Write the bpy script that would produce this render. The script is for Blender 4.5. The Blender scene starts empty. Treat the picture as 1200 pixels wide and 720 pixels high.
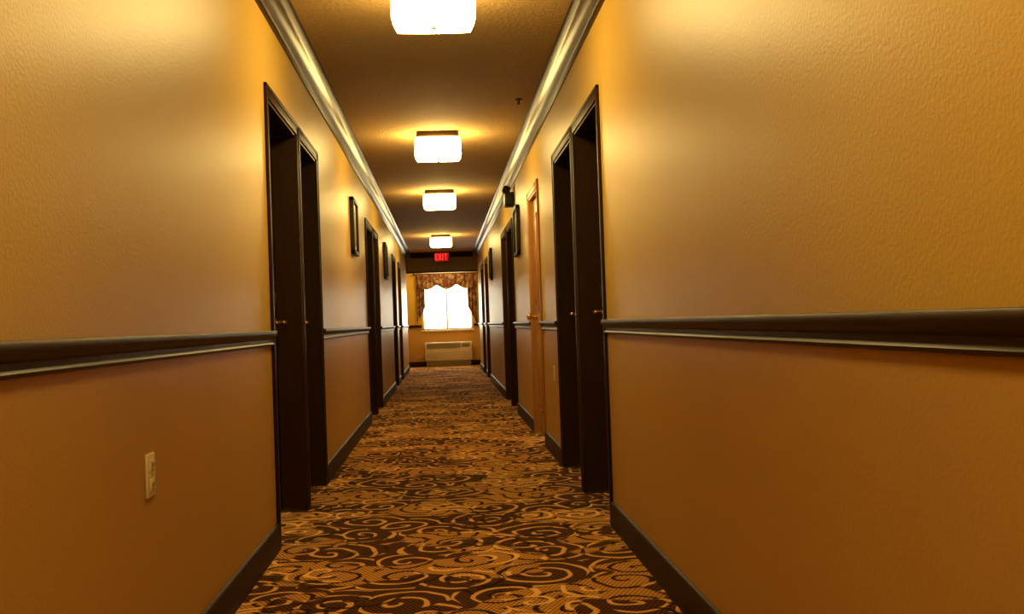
import bpy, bmesh, math, random
from mathutils import Vector, Matrix
random.seed(4)
sc=bpy.context.scene
sc.view_settings.view_transform='Standard'
sc.view_settings.look='None'
sc.view_settings.exposure=0.0

A=0.727      # corridor half width
H=2.39       # ceiling height
CAMZ=0.925
Y0,Y1=-4.0,20.8   # corridor extents
YE=22.6      # window wall
VA=0.84      # vestibule half width
LAMP=41

# ---------------------------------------------------------------- materials
class NT:
    def __init__(s,name):
        s.m=bpy.data.materials.new(name); s.m.use_nodes=True
        s.t=s.m.node_tree; s.t.nodes.clear()
        s.out=s.n('ShaderNodeOutputMaterial')
    def n(s,t,**k):
        nd=s.t.nodes.new(t)
        for a,b in k.items(): setattr(nd,a,b)
        return nd
    def l(s,a,b): s.t.links.new(a,b)
    def math(s,op,a,b=None,c=None):
        nd=s.n('ShaderNodeMath',operation=op)
        for i,v in enumerate((a,b,c)):
            if v is None: continue
            if isinstance(v,(int,float)): nd.inputs[i].default_value=v
            else: s.l(v,nd.inputs[i])
        return nd.outputs[0]
    def mix(s,f,a,b,bt='MIX'):
        nd=s.n('ShaderNodeMix',data_type='RGBA',blend_type=bt)
        for i,v in ((0,f),(6,a),(7,b)):
            if isinstance(v,(int,float)): nd.inputs[i].default_value=v
            elif isinstance(v,tuple): nd.inputs[i].default_value=(*v,1)
            else: s.l(v,nd.inputs[i])
        return nd.outputs[2]
    def noise(s,vec,scale,detail=2,rough=.5):
        nd=s.n('ShaderNodeTexNoise'); nd.inputs['Scale'].default_value=scale
        nd.inputs['Detail'].default_value=detail; nd.inputs['Roughness'].default_value=rough
        s.l(vec,nd.inputs['Vector']); return nd
    def bsdf(s,col,rough=.5,metal=0,spec=.5,coat=0,normal=None):
        b=s.n('ShaderNodeBsdfPrincipled')
        if isinstance(col,tuple): b.inputs['Base Color'].default_value=(*col,1)
        else: s.l(col,b.inputs['Base Color'])
        if isinstance(rough,(int,float)): b.inputs['Roughness'].default_value=rough
        else: s.l(rough,b.inputs['Roughness'])
        b.inputs['Metallic'].default_value=metal
        b.inputs['Specular IOR Level'].default_value=spec
        b.inputs['Coat Weight'].default_value=coat
        b.inputs['Coat Roughness'].default_value=.2
        if normal is not None: s.l(normal,b.inputs['Normal'])
        s.l(b.outputs[0],s.out.inputs[0]); return b
    def bump(s,h,strength,dist):
        b=s.n('ShaderNodeBump'); b.inputs['Strength'].default_value=strength
        b.inputs['Distance'].default_value=dist; s.l(h,b.inputs['Height']); return b.outputs[0]
    def pos(s): return s.n('ShaderNodeNewGeometry').outputs['Position']

def simple(name,col,rough=.5,metal=0,spec=.5,coat=0,var=.12,scale=30,bump=0,bdist=.001):
    t=NT(name); p=t.pos(); nz=t.noise(p,scale,3)
    c=t.mix(nz.outputs[0],tuple(x*(1-var) for x in col),tuple(min(1,x*(1+var)) for x in col))
    nm=t.bump(nz.outputs[0],bump,bdist) if bump else None
    t.bsdf(c,rough,metal,spec,coat,nm); return t.m

def wall_mat(name='wall_paint',shaded=False):
    t=NT(name); p=t.pos()
    sep=t.n('ShaderNodeSeparateXYZ'); t.l(p,sep.inputs[0])
    up=t.math('GREATER_THAN',sep.outputs[2],0.89)
    big=t.noise(p,1.3,3)
    fine=t.noise(p,110,3,.6)
    upc=t.mix(big.outputs[0],(.48,.31,.056),(.56,.365,.072))
    loc=t.mix(big.outputs[0],(.43,.24,.062),(.50,.285,.075))
    c=t.mix(up,loc,upc) if not shaded else t.mix(big.outputs[0],(.13,.065,.02),(.16,.08,.025))  # header variant: wall paint darkened, its shade put into the colour
    b=t.bump(fine.outputs[0],.42,.0022)
    b2=t.bsdf(c,.40,0,.30,0,b)
    b2.inputs['Specular Tint'].default_value=(1,.88,.50,1)
    return t.m

def ceil_mat():
    t=NT('ceiling_texture'); p=t.pos()
    n1=t.noise(p,55,4,.7)
    c=t.mix(n1.outputs[0],(.34,.22,.075),(.56,.38,.145))
    b=t.bump(n1.outputs[0],.9,.014)
    t.bsdf(c,.8,0,.2,0,b); return t.m

def wood(name,c1,c2,rough=.3,coat=.3,spec=.5):
    t=NT(name); p=t.pos()
    mp=t.n('ShaderNodeMapping'); mp.inputs['Scale'].default_value=(30,30,2.5); t.l(p,mp.inputs[0])
    nz=t.noise(mp.outputs[0],1.5,5,.6)
    c=t.mix(nz.outputs[0],c1,c2)
    b=t.bump(nz.outputs[0],.08,.001)
    b2=t.bsdf(c,rough,0,spec,coat,b)
    b2.inputs['Specular Tint'].default_value=(1,.8,.5,1)
    return t.m

def carpet_mat():
    t=NT('swirl_carpet'); p=t.pos()
    wn=t.noise(p,4.0,2)
    off=t.n('ShaderNodeVectorMath',operation='SUBTRACT'); t.l(wn.outputs['Color'],off.inputs[0]); off.inputs[1].default_value=(.5,.5,.5)
    sc_=t.n('ShaderNodeVectorMath',operation='SCALE'); t.l(off.outputs[0],sc_.inputs[0]); sc_.inputs['Scale'].default_value=.10
    ad=t.n('ShaderNodeVectorMath',operation='ADD'); t.l(p,ad.inputs[0]); t.l(sc_.outputs[0],ad.inputs[1])
    fl=t.n('ShaderNodeVectorMath',operation='MULTIPLY'); t.l(ad.outputs[0],fl.inputs[0]); fl.inputs[1].default_value=(1,1,0)
    P=fl.outputs[0]
    def spiral(scale,pitch,width,shift,sgn):
        sh=t.n('ShaderNodeVectorMath',operation='ADD'); t.l(P,sh.inputs[0]); sh.inputs[1].default_value=(shift,shift*.7,0)
        v=t.n('ShaderNodeTexVoronoi',voronoi_dimensions='2D'); v.inputs['Scale'].default_value=scale; v.inputs['Randomness'].default_value=.8
        t.l(sh.outputs[0],v.inputs['Vector'])
        d=t.n('ShaderNodeVectorMath',operation='SUBTRACT'); t.l(sh.outputs[0],d.inputs[0]); t.l(v.outputs['Position'],d.inputs[1])
        ds=t.n('ShaderNodeSeparateXYZ'); t.l(d.outputs[0],ds.inputs[0])
        r=t.math('SQRT',t.math('ADD',t.math('MULTIPLY',ds.outputs[0],ds.outputs[0]),t.math('MULTIPLY',ds.outputs[1],ds.outputs[1])))
        th=t.math('DIVIDE',t.math('ARCTAN2',ds.outputs[1],ds.outputs[0]),2*math.pi*sgn)
        cs=t.n('ShaderNodeSeparateColor'); t.l(v.outputs['Color'],cs.inputs[0])
        ph=t.math('ADD',t.math('ADD',t.math('DIVIDE',r,pitch),th),cs.outputs[0])
        tt=t.math('ABSOLUTE',t.math('SUBTRACT',t.math('FRACT',ph),.5))
        m=t.n('ShaderNodeMapRange',interpolation_type='SMOOTHSTEP'); t.l(tt,m.inputs[0])
        m.inputs[1].default_value=width+.03; m.inputs[2].default_value=width-.03
        return m.outputs[0]
    s1=spiral(3.8,.080,.115,0,1)
    s2=spiral(4.6,.075,.12,5.3,-1)
    def region(loc,scl,lo,hi,det=2):
        mp=t.n('ShaderNodeMapping'); mp.inputs['Location'].default_value=loc; mp.inputs['Scale'].default_value=scl; t.l(P,mp.inputs[0])
        reg=t.noise(mp.outputs[0],1.0,det)
        rm=t.n('ShaderNodeMapRange'); t.l(reg.outputs[0],rm.inputs[0]); rm.inputs[1].default_value=lo; rm.inputs[2].default_value=hi
        return rm.outputs[0]
    R=region((0,0,0),(1.8,2.4,0),.505,.52)
    R2=region((9,3,0),(2.5,2.8,0),.50,.53,1)
    sp=t.n('ShaderNodeSeparateXYZ'); t.l(p,sp.inputs[0])
    dx=t.math('SINE',t.math('MULTIPLY',sp.outputs[0],2*math.pi/.017))
    dy=t.math('SINE',t.math('MULTIPLY',sp.outputs[1],2*math.pi/.034))
    dots=t.math('MULTIPLY_ADD',t.math('MULTIPLY',dx,dy),.5,.5)
    dots=t.math('POWER',dots,1.3)
    dk=t.mix(dots,(.020,.007,.002),(.15,.056,.012))
    og=t.mix(dots,(.20,.080,.014),(.78,.39,.075))
    gold=t.mix(dots,(.58,.29,.06),(.86,.48,.12))
    ground=t.mix(R,dk,og)
    c1=t.mix(t.math('MULTIPLY',s1,t.math('SUBTRACT',1.0,R)),ground,gold)
    c2=t.mix(t.math('MULTIPLY',s1,R),c1,(.040,.014,.004))
    sel=t.math('MULTIPLY',s2,R2)
    c3=t.mix(t.math('MULTIPLY',sel,.9),c2,t.mix(R,(.022,.008,.003),(.90,.52,.14)))
    nz=t.noise(p,260,2)
    b=t.bump(nz.outputs[0],.5,.004)
    t.bsdf(c3,.95,0,.05,0,b); return t.m

def lamp_mat():
    t=NT('lit_glass')
    g=t.n('ShaderNodeTexCoord'); ln=t.n('ShaderNodeVectorMath',operation='LENGTH'); t.l(g.outputs['Object'],ln.inputs[0])
    m=t.n('ShaderNodeMapRange'); t.l(ln.outputs['Value'],m.inputs[0]); m.inputs[1].default_value=.16; m.inputs[2].default_value=.28
    c=t.mix(m.outputs[0],(1,.72,.265),(.8,.52,.13))
    e=t.n('ShaderNodeEmission'); t.l(c,e.inputs[0]); e.inputs[1].default_value=LAMP
    t.l(e.outputs[0],t.out.inputs[0]); return t.m

def emis(name,col,s):
    t=NT(name); e=t.n('ShaderNodeEmission'); e.inputs[0].default_value=(*col,1); e.inputs[1].default_value=s
    t.l(e.outputs[0],t.out.inputs[0]); return t.m

def fabric():
    t=NT('drapery_fabric'); p=t.pos()
    v=t.n('ShaderNodeTexVoronoi'); v.inputs['Scale'].default_value=14; t.l(p,v.inputs['Vector'])
    nz=t.noise(p,9,3)
    a=t.math('GREATER_THAN',nz.outputs[0],.54)
    c=t.mix(a,(.10,.035,.018),(.22,.14,.07))
    c=t.mix(t.math('MULTIPLY',t.math('LESS_THAN',v.outputs[0],.3),.3),c,(.35,.25,.13))
    t.bsdf(c,.8,0,.2); return t.m

M_wall=wall_mat(); M_header=wall_mat('wall_paint_shaded',True); M_ceil=ceil_mat(); M_carpet=carpet_mat()
M_dark=wood('dark_stained_wood',(.016,.0065,.0025),(.038,.016,.006),.50,.0,.14)
M_rail=wood('rail_wood',(.016,.0065,.0025),(.038,.016,.006),.38,.0,.20)
M_door=wood('dark_door_wood',(.006,.0028,.0012),(.017,.0075,.003),.5,0,.12)
M_crown=wood('crown_wood',(.012,.005,.002),(.034,.015,.006),.28,.0,.10)
M_lwood=wood('oak_wood',(.33,.15,.035),(.46,.22,.055),.4,.1)
M_brass=simple('brass',(.75,.5,.2),.25,1)
M_ivory=simple('ivory_plastic',(.75,.62,.34),.35)
M_slot=simple('black_slot',(.02,.015,.01),.5)
M_bronze=simple('bronze_metal',(.07,.035,.015),.45,.6)
M_white=simple('white_enamel',(.62,.55,.45),.4)
M_grey=simple('grille_grey',(.25,.21,.16),.5)
M_frame=simple('vinyl_window_frame',(.75,.72,.66),.4)
M_black=simple('black_plastic',(.015,.012,.01),.45,0,.3)
M_pic=simple('print_paper',(.30,.20,.09),.5,var=.6,scale=12)
M_red=emis('exit_red',(1,.03,.02),2.2)
M_exitbody=simple('exit_housing',(.10,.02,.015),.4)
M_lamp=lamp_mat(); M_fab=fabric()
gt=NT('window_glass'); g1=gt.n('ShaderNodeBsdfTransparent'); g2=gt.n('ShaderNodeBsdfGlossy'); g2.inputs['Roughness'].default_value=.02
gm=gt.n('ShaderNodeMixShader'); gm.inputs[0].default_value=.06; gt.l(g1.outputs[0],gm.inputs[1]); gt.l(g2.outputs[0],gm.inputs[2]); gt.l(gm.outputs[0],gt.out.inputs[0])
M_glass=gt.m

# ---------------------------------------------------------------- mesh builder
class MB:
    def __init__(s): s.bm=bmesh.new(); s.mats=[]
    def mi(s,m):
        if m not in s.mats: s.mats.append(m)
        return s.mats.index(m)
    def box(s,x0,x1,y0,y1,z0,z1,m,bev=0,seg=2):
        if x0>x1:x0,x1=x1,x0
        if y0>y1:y0,y1=y1,y0
        t=bmesh.new(); bmesh.ops.create_cube(t,size=1)
        for v in t.verts:
            v.co=Vector(((v.co.x+.5)*(x1-x0)+x0,(v.co.y+.5)*(y1-y0)+y0,(v.co.z+.5)*(z1-z0)+z0))
        if bev: bmesh.ops.bevel(t,geom=t.edges[:],offset=bev,segments=seg,affect='EDGES',profile=.5)
        s.merge(t,m)
    def merge(s,t,m):
        i=s.mi(m)
        for f in t.faces: f.material_index=i
        me=bpy.data.meshes.new('tmp'); t.to_mesh(me); t.free(); s.bm.from_mesh(me); bpy.data.meshes.remove(me)
    def cyl(s,c,axis,r,l,m,seg=24,r2=None):
        t=bmesh.new(); bmesh.ops.create_cone(t,cap_ends=True,segments=seg,radius1=r,radius2=r if r2 is None else r2,depth=l)
        R=Vector((0,0,1)).rotation_difference(Vector(axis)).to_matrix().to_4x4()
        bmesh.ops.transform(t,matrix=Matrix.Translation(c)@R,verts=t.verts[:]); s.merge(t,m)
    def sph(s,c,r,m,sc_=(1,1,1)):
        t=bmesh.new(); bmesh.ops.create_uvsphere(t,u_segments=20,v_segments=12,radius=r)
        for v in t.verts: v.co=Vector(c)+Vector((v.co.x*sc_[0],v.co.y*sc_[1],v.co.z*sc_[2]))
        s.merge(t,m)
    def extr(s,pts,y0,y1,m,axis='Y'):
        t=bmesh.new()
        f=lambda p,q:(p[0],q,p[1]) if axis=='Y' else (q,p[0],p[1])
        a=[t.verts.new(f(p,y0)) for p in pts]; b=[t.verts.new(f(p,y1)) for p in pts]
        n=len(pts)
        for i in range(n): t.faces.new((a[i],a[(i+1)%n],b[(i+1)%n],b[i]))
        t.faces.new(a); t.faces.new(b[::-1]); bmesh.ops.recalc_face_normals(t,faces=t.faces[:]); s.merge(t,m)
    def done(s,name,smooth=True,loc=None):
        me=bpy.data.meshes.new(name); s.bm.to_mesh(me); s.bm.free()
        for m in s.mats: me.materials.append(m)
        o=bpy.data.objects.new(name,me); sc.collection.objects.link(o)
        if smooth:
            for p in me.polygons: p.use_smooth=True
            try: me.set_sharp_from_angle(angle=math.radians(35))
            except Exception: pass
        if loc: 
            me.transform(Matrix.Translation(-Vector(loc))); o.location=loc
        return o

# ---------------------------------------------------------------- openings
DH=1.925; CW=.05
L=[(4.42,5.28),(5.39,6.10),(9.95,10.80),(10.92,11.7),(15.0,15.87),(16.9,17.77)]
Rr=[(4.58,5.42),(5.54,6.40),(7.55,8.35),(10.35,11.2),(11.31,12.2),(16.3,17.15),(18.0,18.85)]
LIGHT_DOOR=2   # right-hand oak closet door
def solids(op,pad):
    xs=[];c=Y0
    for a,b in op:
        if a-pad>c+.001: xs.append((c,a-pad))
        c=b+pad
    xs.append((c,Y1)); return xs

for side,ops,nm in ((-1,L,'left'),(1,Rr,'right')):
    w=MB()
    xi=side*A; xo=side*(A+.22)
    for a,b in solids(ops,0): w.box(xi,xo,a,b,0,H,M_wall)
    for a,b in ops: w.box(xi,xo,a,b,DH,H,M_wall)
    w.done('wall_'+nm,False)
    def P(pts): return [(side*(A-dx),z) for dx,z in pts]
    bb=MB(); cr=MB()
    for a,b in solids(ops,CW):
        if b-a<.05: continue
        bb.extr(P([(0,0),(.014,0),(.014,.098),(.010,.108),(.004,.112),(0,.113)]),a,b,M_dark)
        cr.extr(P([(0,.858),(.008,.858),(.014,.861),(.015,.866),(.012,.870),(.010,.872),(.010,.884),(.016,.889),(.024,.897),(.028,.905),(.028,.916),(.025,.921),(0,.922)]),a,b,M_rail)
    bb.done('baseboard_'+nm); cr.done('trim_chair_rail_'+nm)
    c=MB()
    c.extr(P([(0,H-.115),(.010,H-.115),(.014,H-.105),(.014,H-.095),(.022,H-.086),(.034,H-.078),(.050,H-.060),(.062,H-.040),(.070,H-.026),(.080,H-.020),(.086,H-.012),(.092,H-.010),(.092,H),(0,H)]),Y0,Y1,M_crown)
    c.done('trim_crown_'+nm)

# doors
def door(side,a,b,light,n):
    d=MB(); fm=M_lwood if light else M_dark; dm=M_lwood if light else M_door
    X=lambda depth: side*(A+depth)
    rec=.03 if light else .115
    j=.018
    d.box(X(-.002),X(rec+.045),a,a+j,0,DH,fm); d.box(X(-.002),X(rec+.045),b-j,b,0,DH,fm); d.box(X(-.002),X(rec+.045),a,b,DH-j,DH,fm)
    for y0,y1 in ((a-CW+.012,a+.006),(b-.006,b+CW-.012)):
        d.box(X(-.010),X(0),y0,y1,0,DH+CW-.012,fm,.002)
    d.box(X(-.010),X(0),a-CW+.012,b+CW-.012,DH-.006,DH+CW,fm,.002)
    for y0,y1 in ((a-CW,a-CW+.018),(b+CW-.018,b+CW)):
        d.box(X(-.014),X(0),y0,y1,0,DH+CW,fm,.003)
    d.box(X(-.014),X(0),a-CW,b+CW,DH+CW-.018,DH+CW,fm,.003)
    y0,y1=a+j+.003,b-j-.003
    d.box(X(rec),X(rec+.04),y0,y1,.012,DH-j-.003,dm,.002)
    w=(y1-y0)
    for zz0,zz1 in ((.2,.88),(1.02,1.78)):
        for k in (0,1):
            p0=y0+.1+k*(w/2-.04); p1=p0+w/2-.16
            for q in ((p0,p1,zz0,zz0+.02),(p0,p1,zz1-.02,zz1),(p0,p0+.02,zz0,zz1),(p1-.02,p1,zz0,zz1)):
                d.box(X(rec-.007),X(rec+.002),q[0],q[1],q[2],q[3],dm,.002)
            d.box(X(rec-.005),X(rec+.002),p0+.05,p1-.05,zz0+.05,zz1-.05,dm,.004)
    hy=y1-.07; hz=.96
    d.cyl((X(rec-.006),hy,hz),(1,0,0),.028,.012,M_brass)
    if light:
        d.cyl((X(rec-.03),hy,hz),(1,0,0),.010,.05,M_brass); d.sph((X(rec-.062),hy,hz),.028,M_brass,(.8,1,1))
        d.cyl((X(rec-.004),hy,hz+.12),(1,0,0),.022,.012,M_brass)
    else:
        d.cyl((X(rec-.03),hy,hz),(1,0,0),.010,.06,M_brass); d.box(X(rec-.066),X(rec-.05),hy-.11,hy+.012,hz-.009,hz+.009,M_brass,.006)
        d.box(X(rec-.012),X(rec),hy-.025,hy+.025,hz+.08,hz+.15,M_bronze,.004)
        d.cyl((X(rec-.004),(a+b)/2,1.5),(1,0,0),.008,.008,M_brass)
    for hz in (.25,1.0,1.72):
        d.cyl((X(rec-.006),y0+.002,hz),(0,0,1),.008,.09,M_brass,12)
    d.done('door_%d'%n)
n=1
for i,(a,b) in enumerate(L): door(-1,a,b,False,n); n+=1
for i,(a,b) in enumerate(Rr): door(1,a,b,i==LIGHT_DOOR,n); n+=1

# ---------------------------------------------------------------- floor & ceiling & end
f=MB(); f.box(-1.2,1.2,Y0-.2,YE+.2,-.1,0,M_carpet); f.done('floor',False)
f=MB(); f.box(-1.2,1.2,Y0-.2,YE+.2,H,H+.1,M_ceil); f.done('ceiling',False)
f=MB(); f.box(-1.2,1.2,Y0-.2,Y0,0,H,M_wall); f.done('wall_back',False)
hd=MB(); hd.box(-VA,VA,Y1,Y1+.15,2.0,H,M_header); hd.done('wall_header',False)
t=MB()
t.extr([(Y1-.0,H-.115),(Y1-.014,H-.11),(Y1-.022,H-.086),(Y1-.05,H-.06),(Y1-.07,H-.026),(Y1-.092,H-.01),(Y1-.092,H),(Y1,H)],-A+.09,A-.09,M_crown,'X')
t.box(-VA,VA,Y1-.0,Y1+.15,1.975,2.0,M_dark,.004)
t.done('trim_header')
w=MB(); w.box(-VA-.2,-VA,Y1,YE,0,H,M_wall); w.done('wall_bay_left',False)
w=MB(); w.box(VA,VA+.2,Y1,YE,0,H,M_wall); w.done('wall_bay_right',False)
WX0,WX1,WZ0,WZ1=-.46,.64,.80,1.90
w=MB()
w.box(-1.2,WX0,YE,YE+.2,0,H,M_wall); w.box(WX1,1.2,YE,YE+.2,0,H,M_wall)
w.box(WX0,WX1,YE,YE+.2,0,WZ0,M_wall); w.box(WX0,WX1,YE,YE+.2,WZ1,H,M_wall)
w.done('wall_end',False)
b=MB()
b.box(-VA,VA,YE-.016,YE,0,.115,M_dark,.004); b.done('baseboard_end')
b=MB()
for x0,x1 in ((-VA,WX0-.02),(WX1+.02,VA)): b.box(x0,x1,YE-.028,YE,.865,.92,M_dark,.006)
b.done('trim_chair_rail_end')
for s_,nm in ((-1,'bay_left'),(1,'bay_right')):
    b=MB(); b.box(s_*VA,s_*(VA-.028),Y1,YE,.865,.92,M_dark,.006); b.box(s_*VA,s_*(VA-.016),Y1,YE,0,.115,M_dark,.004); b.done('baseboard_'+nm)
w=MB(); fw=.035
yf=YE+.05
for q in ((WX0,WX0+fw,WZ0,WZ1),(WX1-fw,WX1,WZ0,WZ1),(WX0,WX1,WZ0,WZ0+fw),(WX0,WX1,WZ1-fw,WZ1)):
    w.box(q[0],q[1],yf,yf+.06,q[2],q[3],M_frame,.004)
xm=(WX0+WX1)/2-.01
w.box(xm-.022,xm+.022,yf+.005,yf+.055,WZ0,WZ1,M_frame,.004)
w.box(WX0-.03,WX1+.03,YE-.03,YE+.05,WZ0-.03,WZ0,M_frame,.004)
w.box(WX0+fw,WX1-fw,yf+.025,yf+.031,WZ0+fw,WZ1-fw,M_glass)
w.done('window_1')
def cloth(b,x0,x1,ztop,zbot,folds,amp,y,nx=90,nz=16):
    t=bmesh.new(); vs=[]
    for i in range(nx+1):
        u=i/nx; x=x0+(x1-x0)*u; row=[]
        for k in range(nz+1):
            v=k/nz; z=ztop+(zbot(u)-ztop)*v
            yy=y-amp*(.4+.6*v)*(0.5+.5*math.sin(u*folds*2*math.pi))-.01
            row.append(t.verts.new((x,yy,z)))
        vs.append(row)
    for i in range(nx):
        for k in range(nz): t.faces.new((vs[i][k],vs[i+1][k],vs[i+1][k+1],vs[i][k+1]))
    b.merge(t,M_fab)
c=MB(); CX0,CX1=-.56,.74
cloth(c,CX0,CX1,2.02,lambda u:1.76-.10*abs(math.sin(u*math.pi*3))+.03,13,.04,YE-.06)
cloth(c,CX0-.01,CX0+.17,2.0,lambda u:1.0+.30*u,3,.035,YE-.03,24)
cloth(c,CX1-.20,CX1+.01,2.0,lambda u:1.30-.42*u,3,.035,YE-.03,24)
c.cyl(((CX0+CX1)/2,YE-.06,2.03),(1,0,0),.014,CX1-CX0+.1,M_bronze,16)
for x in (CX0-.06,CX1+.06): c.sph((x,YE-.06,2.03),.026,M_bronze)
for x in (CX0+.05,CX1-.05): c.box(x-.01,x+.01,YE-.07,YE,2.02,2.04,M_bronze)
c.done('window_curtain')
a=MB(); ax0,ax1=-.43,.60
a.box(ax0,ax1,YE-.21,YE-.017,.12,.53,M_white,.015,3)
a.box(ax0+.03,ax1-.03,YE-.17,YE-.017,0.0,.12,M_grey)
for i in range(11):
    z=.40+.0095*i; a.box(ax0+.05,ax1-.25,YE-.218,YE-.206,z,z+.005,M_grey)
a.box(ax1-.22,ax1-.05,YE-.216,YE-.206,.41,.50,M_grey,.003)
for i in range(4): a.box(ax0+.04,ax1-.04,YE-.214,YE-.208,.15+.05*i,.154+.05*i,M_grey)
a.done('wall_air_conditioner')

# ---------------------------------------------------------------- ceiling lamps
for y in (-2.55,.9,4.33,7.9,11.3,16.9,21.9):  # last one: unseen lamp added behind the header to brighten the bay
    b=MB()
    b.box(-.160,.160,y-.160,y+.160,H-.05,H,M_bronze,.02,3)
    t=bmesh.new(); bmesh.ops.create_cube(t,size=1)
    bmesh.ops.subdivide_edges(t,edges=t.edges[:],cuts=11,use_grid_fill=True)
    for v in t.verts:
        x,yy,z=v.co*2
        k=.173
        px=x*math.sqrt(1-.12*yy*yy)*1.03; py=yy*math.sqrt(1-.12*x*x)*1.03
        e=max(abs(x),abs(yy))
        zz=z*.068
        if z<-.6: k*=1-.05*((-z-.6)/.4)**2
        if z>.6: k*=1-.02*((z-.6)/.4)
        if z<-.98: zz-=.016*(1-e*e)
        v.co=Vector((px*k,y+py*k,H-.118+zz))
    bmesh.ops.recalc_face_normals(t,faces=t.faces[:])
    b.merge(t,M_lamp)
    b.cyl((0,y,H-.206),(0,0,1),.010,.014,M_bronze,16)
    b.done('ceiling_lamp',True,(0,y,H-.115))

# ---------------------------------------------------------------- small things
def frame(side,y0,y1,z0,z1):
    b=MB(); X=lambda d: side*(A-d)
    w=.035
    for q in ((y0,y0+w,z0,z1),(y1-w,y1,z0,z1),(y0,y1,z0,z0+w),(y0,y1,z1-w,z1)):
        b.box(X(0),X(.035),q[0],q[1],q[2],q[3],M_black,.005)
    b.box(X(0),X(.014),y0+w,y1-w,z0+w,z1-w,M_ivory)
    b.box(X(.013),X(.018),y0+w+.04,y1-w-.04,z0+w+.05,z1-w-.05,M_pic)
    b.done('picture_frame')
frame(-1,8.3,8.75,1.52,1.98)
frame(-1,12.9,13.35,1.52,1.98)
frame(1,9.35,9.8,1.54,2.0)
frame(1,14.7,15.15,1.54,2.0)
def outlet(side,y,z):
    b=MB(); X=lambda d: side*(A-d)
    b.box(X(0),X(.007),y-.033,y+.033,z-.053,z+.053,M_ivory,.003)
    for dz in (-.024,.024):
        b.box(X(.005),X(.010),y-.017,y+.017,z+dz-.015,z+dz+.015,M_ivory,.004)
        for dy in (-.007,.007): b.box(X(.008),X(.0108),y+dy-.0015,y+dy+.0015,z+dz-.004,z+dz+.007,M_slot)
        b.cyl((X(.009),y,z+dz-.010),(1,0,0),.0028,.003,M_slot,10)
    b.cyl((X(.007),y,z),(1,0,0),.003,.003,M_brass,10)
    b.done('power_outlet')
outlet(-1,2.55,.582); outlet(1,6.80,.57)
b=MB(); ey=10.12
b.box(A+.01,A-.09,ey-.13,ey+.13,2.07,2.20,M_black,.012,3)
b.box(A+.002,A-.06,ey-.12,ey+.12,2.08,2.19,M_black)
for dy in (-.08,.08):
    b.cyl((A-.05,ey+dy,2.215),(0,0,1),.010,.04,M_black,12)
    b.cyl((A-.06,ey+dy-.01,2.235),(-.5,-.8,-.2),.022,.05,M_black,20,.034)
b.done('emergency_light')
b=MB(); b.cyl((.54,6.7,H-.004),(0,0,1),.022,.008,M_bronze); b.cyl((.54,6.7,H-.018),(0,0,1),.007,.03,M_bronze,12)
b.cyl((.54,6.7,H-.034),(0,0,1),.014,.004,M_bronze,16); b.done('fire_sprinkler')
b=MB(); ez0,ez1=2.17,2.36; eyy=Y1-.30
b.box(-.15,.15,eyy-.025,eyy+.025,ez0,ez1,M_exitbody,.008)
b.box(-.03,.03,eyy-.02,eyy+.02,ez1,H,M_exitbody)
fx=eyy-.032; hz0,hz1=2.205,2.325; tk=.016
def bar(x0,x1,z0,z1): b.box(x0,x1,fx,fx+.01,z0,z1,M_red)
b.box(-.14,.14,fx+.004,fx+.008,2.18,2.35,emis('exit_face',(.55,.012,.008),.7))
x=-.125
bar(x,x+tk,hz0,hz1)
for z in (hz0,(hz0+hz1)/2-tk/2,hz1-tk): bar(x,x+.05,z,z+tk)
x=-.06
for s_ in (1,-1):
    t=bmesh.new(); bmesh.ops.create_cube(t,size=1)
    for v in t.verts: v.co=Vector((v.co.x*.017,v.co.y*.01,v.co.z*.128))
    bmesh.ops.transform(t,matrix=Matrix.Translation((x+.028,fx+.005,(hz0+hz1)/2))@Matrix.Rotation(s_*.4,4,'Y'),verts=t.verts[:]); b.merge(t,M_red)
bar(.017,.017+tk,hz0,hz1)
bar(.055,.115,hz1-tk,hz1); bar(.077,.077+tk,hz0,hz1)
b.done('exit_sign')

# ---------------------------------------------------------------- world
w=bpy.data.worlds.new('daylight'); sc.world=w; w.use_nodes=True
bg=w.node_tree.nodes['Background']; bg.inputs[0].default_value=(1,.90,.66,1); bg.inputs[1].default_value=15

# ---------------------------------------------------------------- camera
fpx=1200.0; r=math.radians(1.9)
Yc=Vector((520-600,-(380-360),-fpx)).normalized()
Zc=Vector((-math.sin(r),math.cos(r),0)); Zc=(Zc-Yc*Zc.dot(Yc)).normalized()
Xc=Yc.cross(Zc)
Rm=Matrix((Xc,Yc,Zc))
cam=bpy.data.cameras.new('camera'); co=bpy.data.objects.new('camera',cam); sc.collection.objects.link(co)
cam.sensor_width=36; cam.lens=36*fpx/1200; cam.clip_start=.02; cam.clip_end=200
co.matrix_world=Matrix.Translation((0,0,CAMZ))@Rm.to_4x4()
sc.camera=co
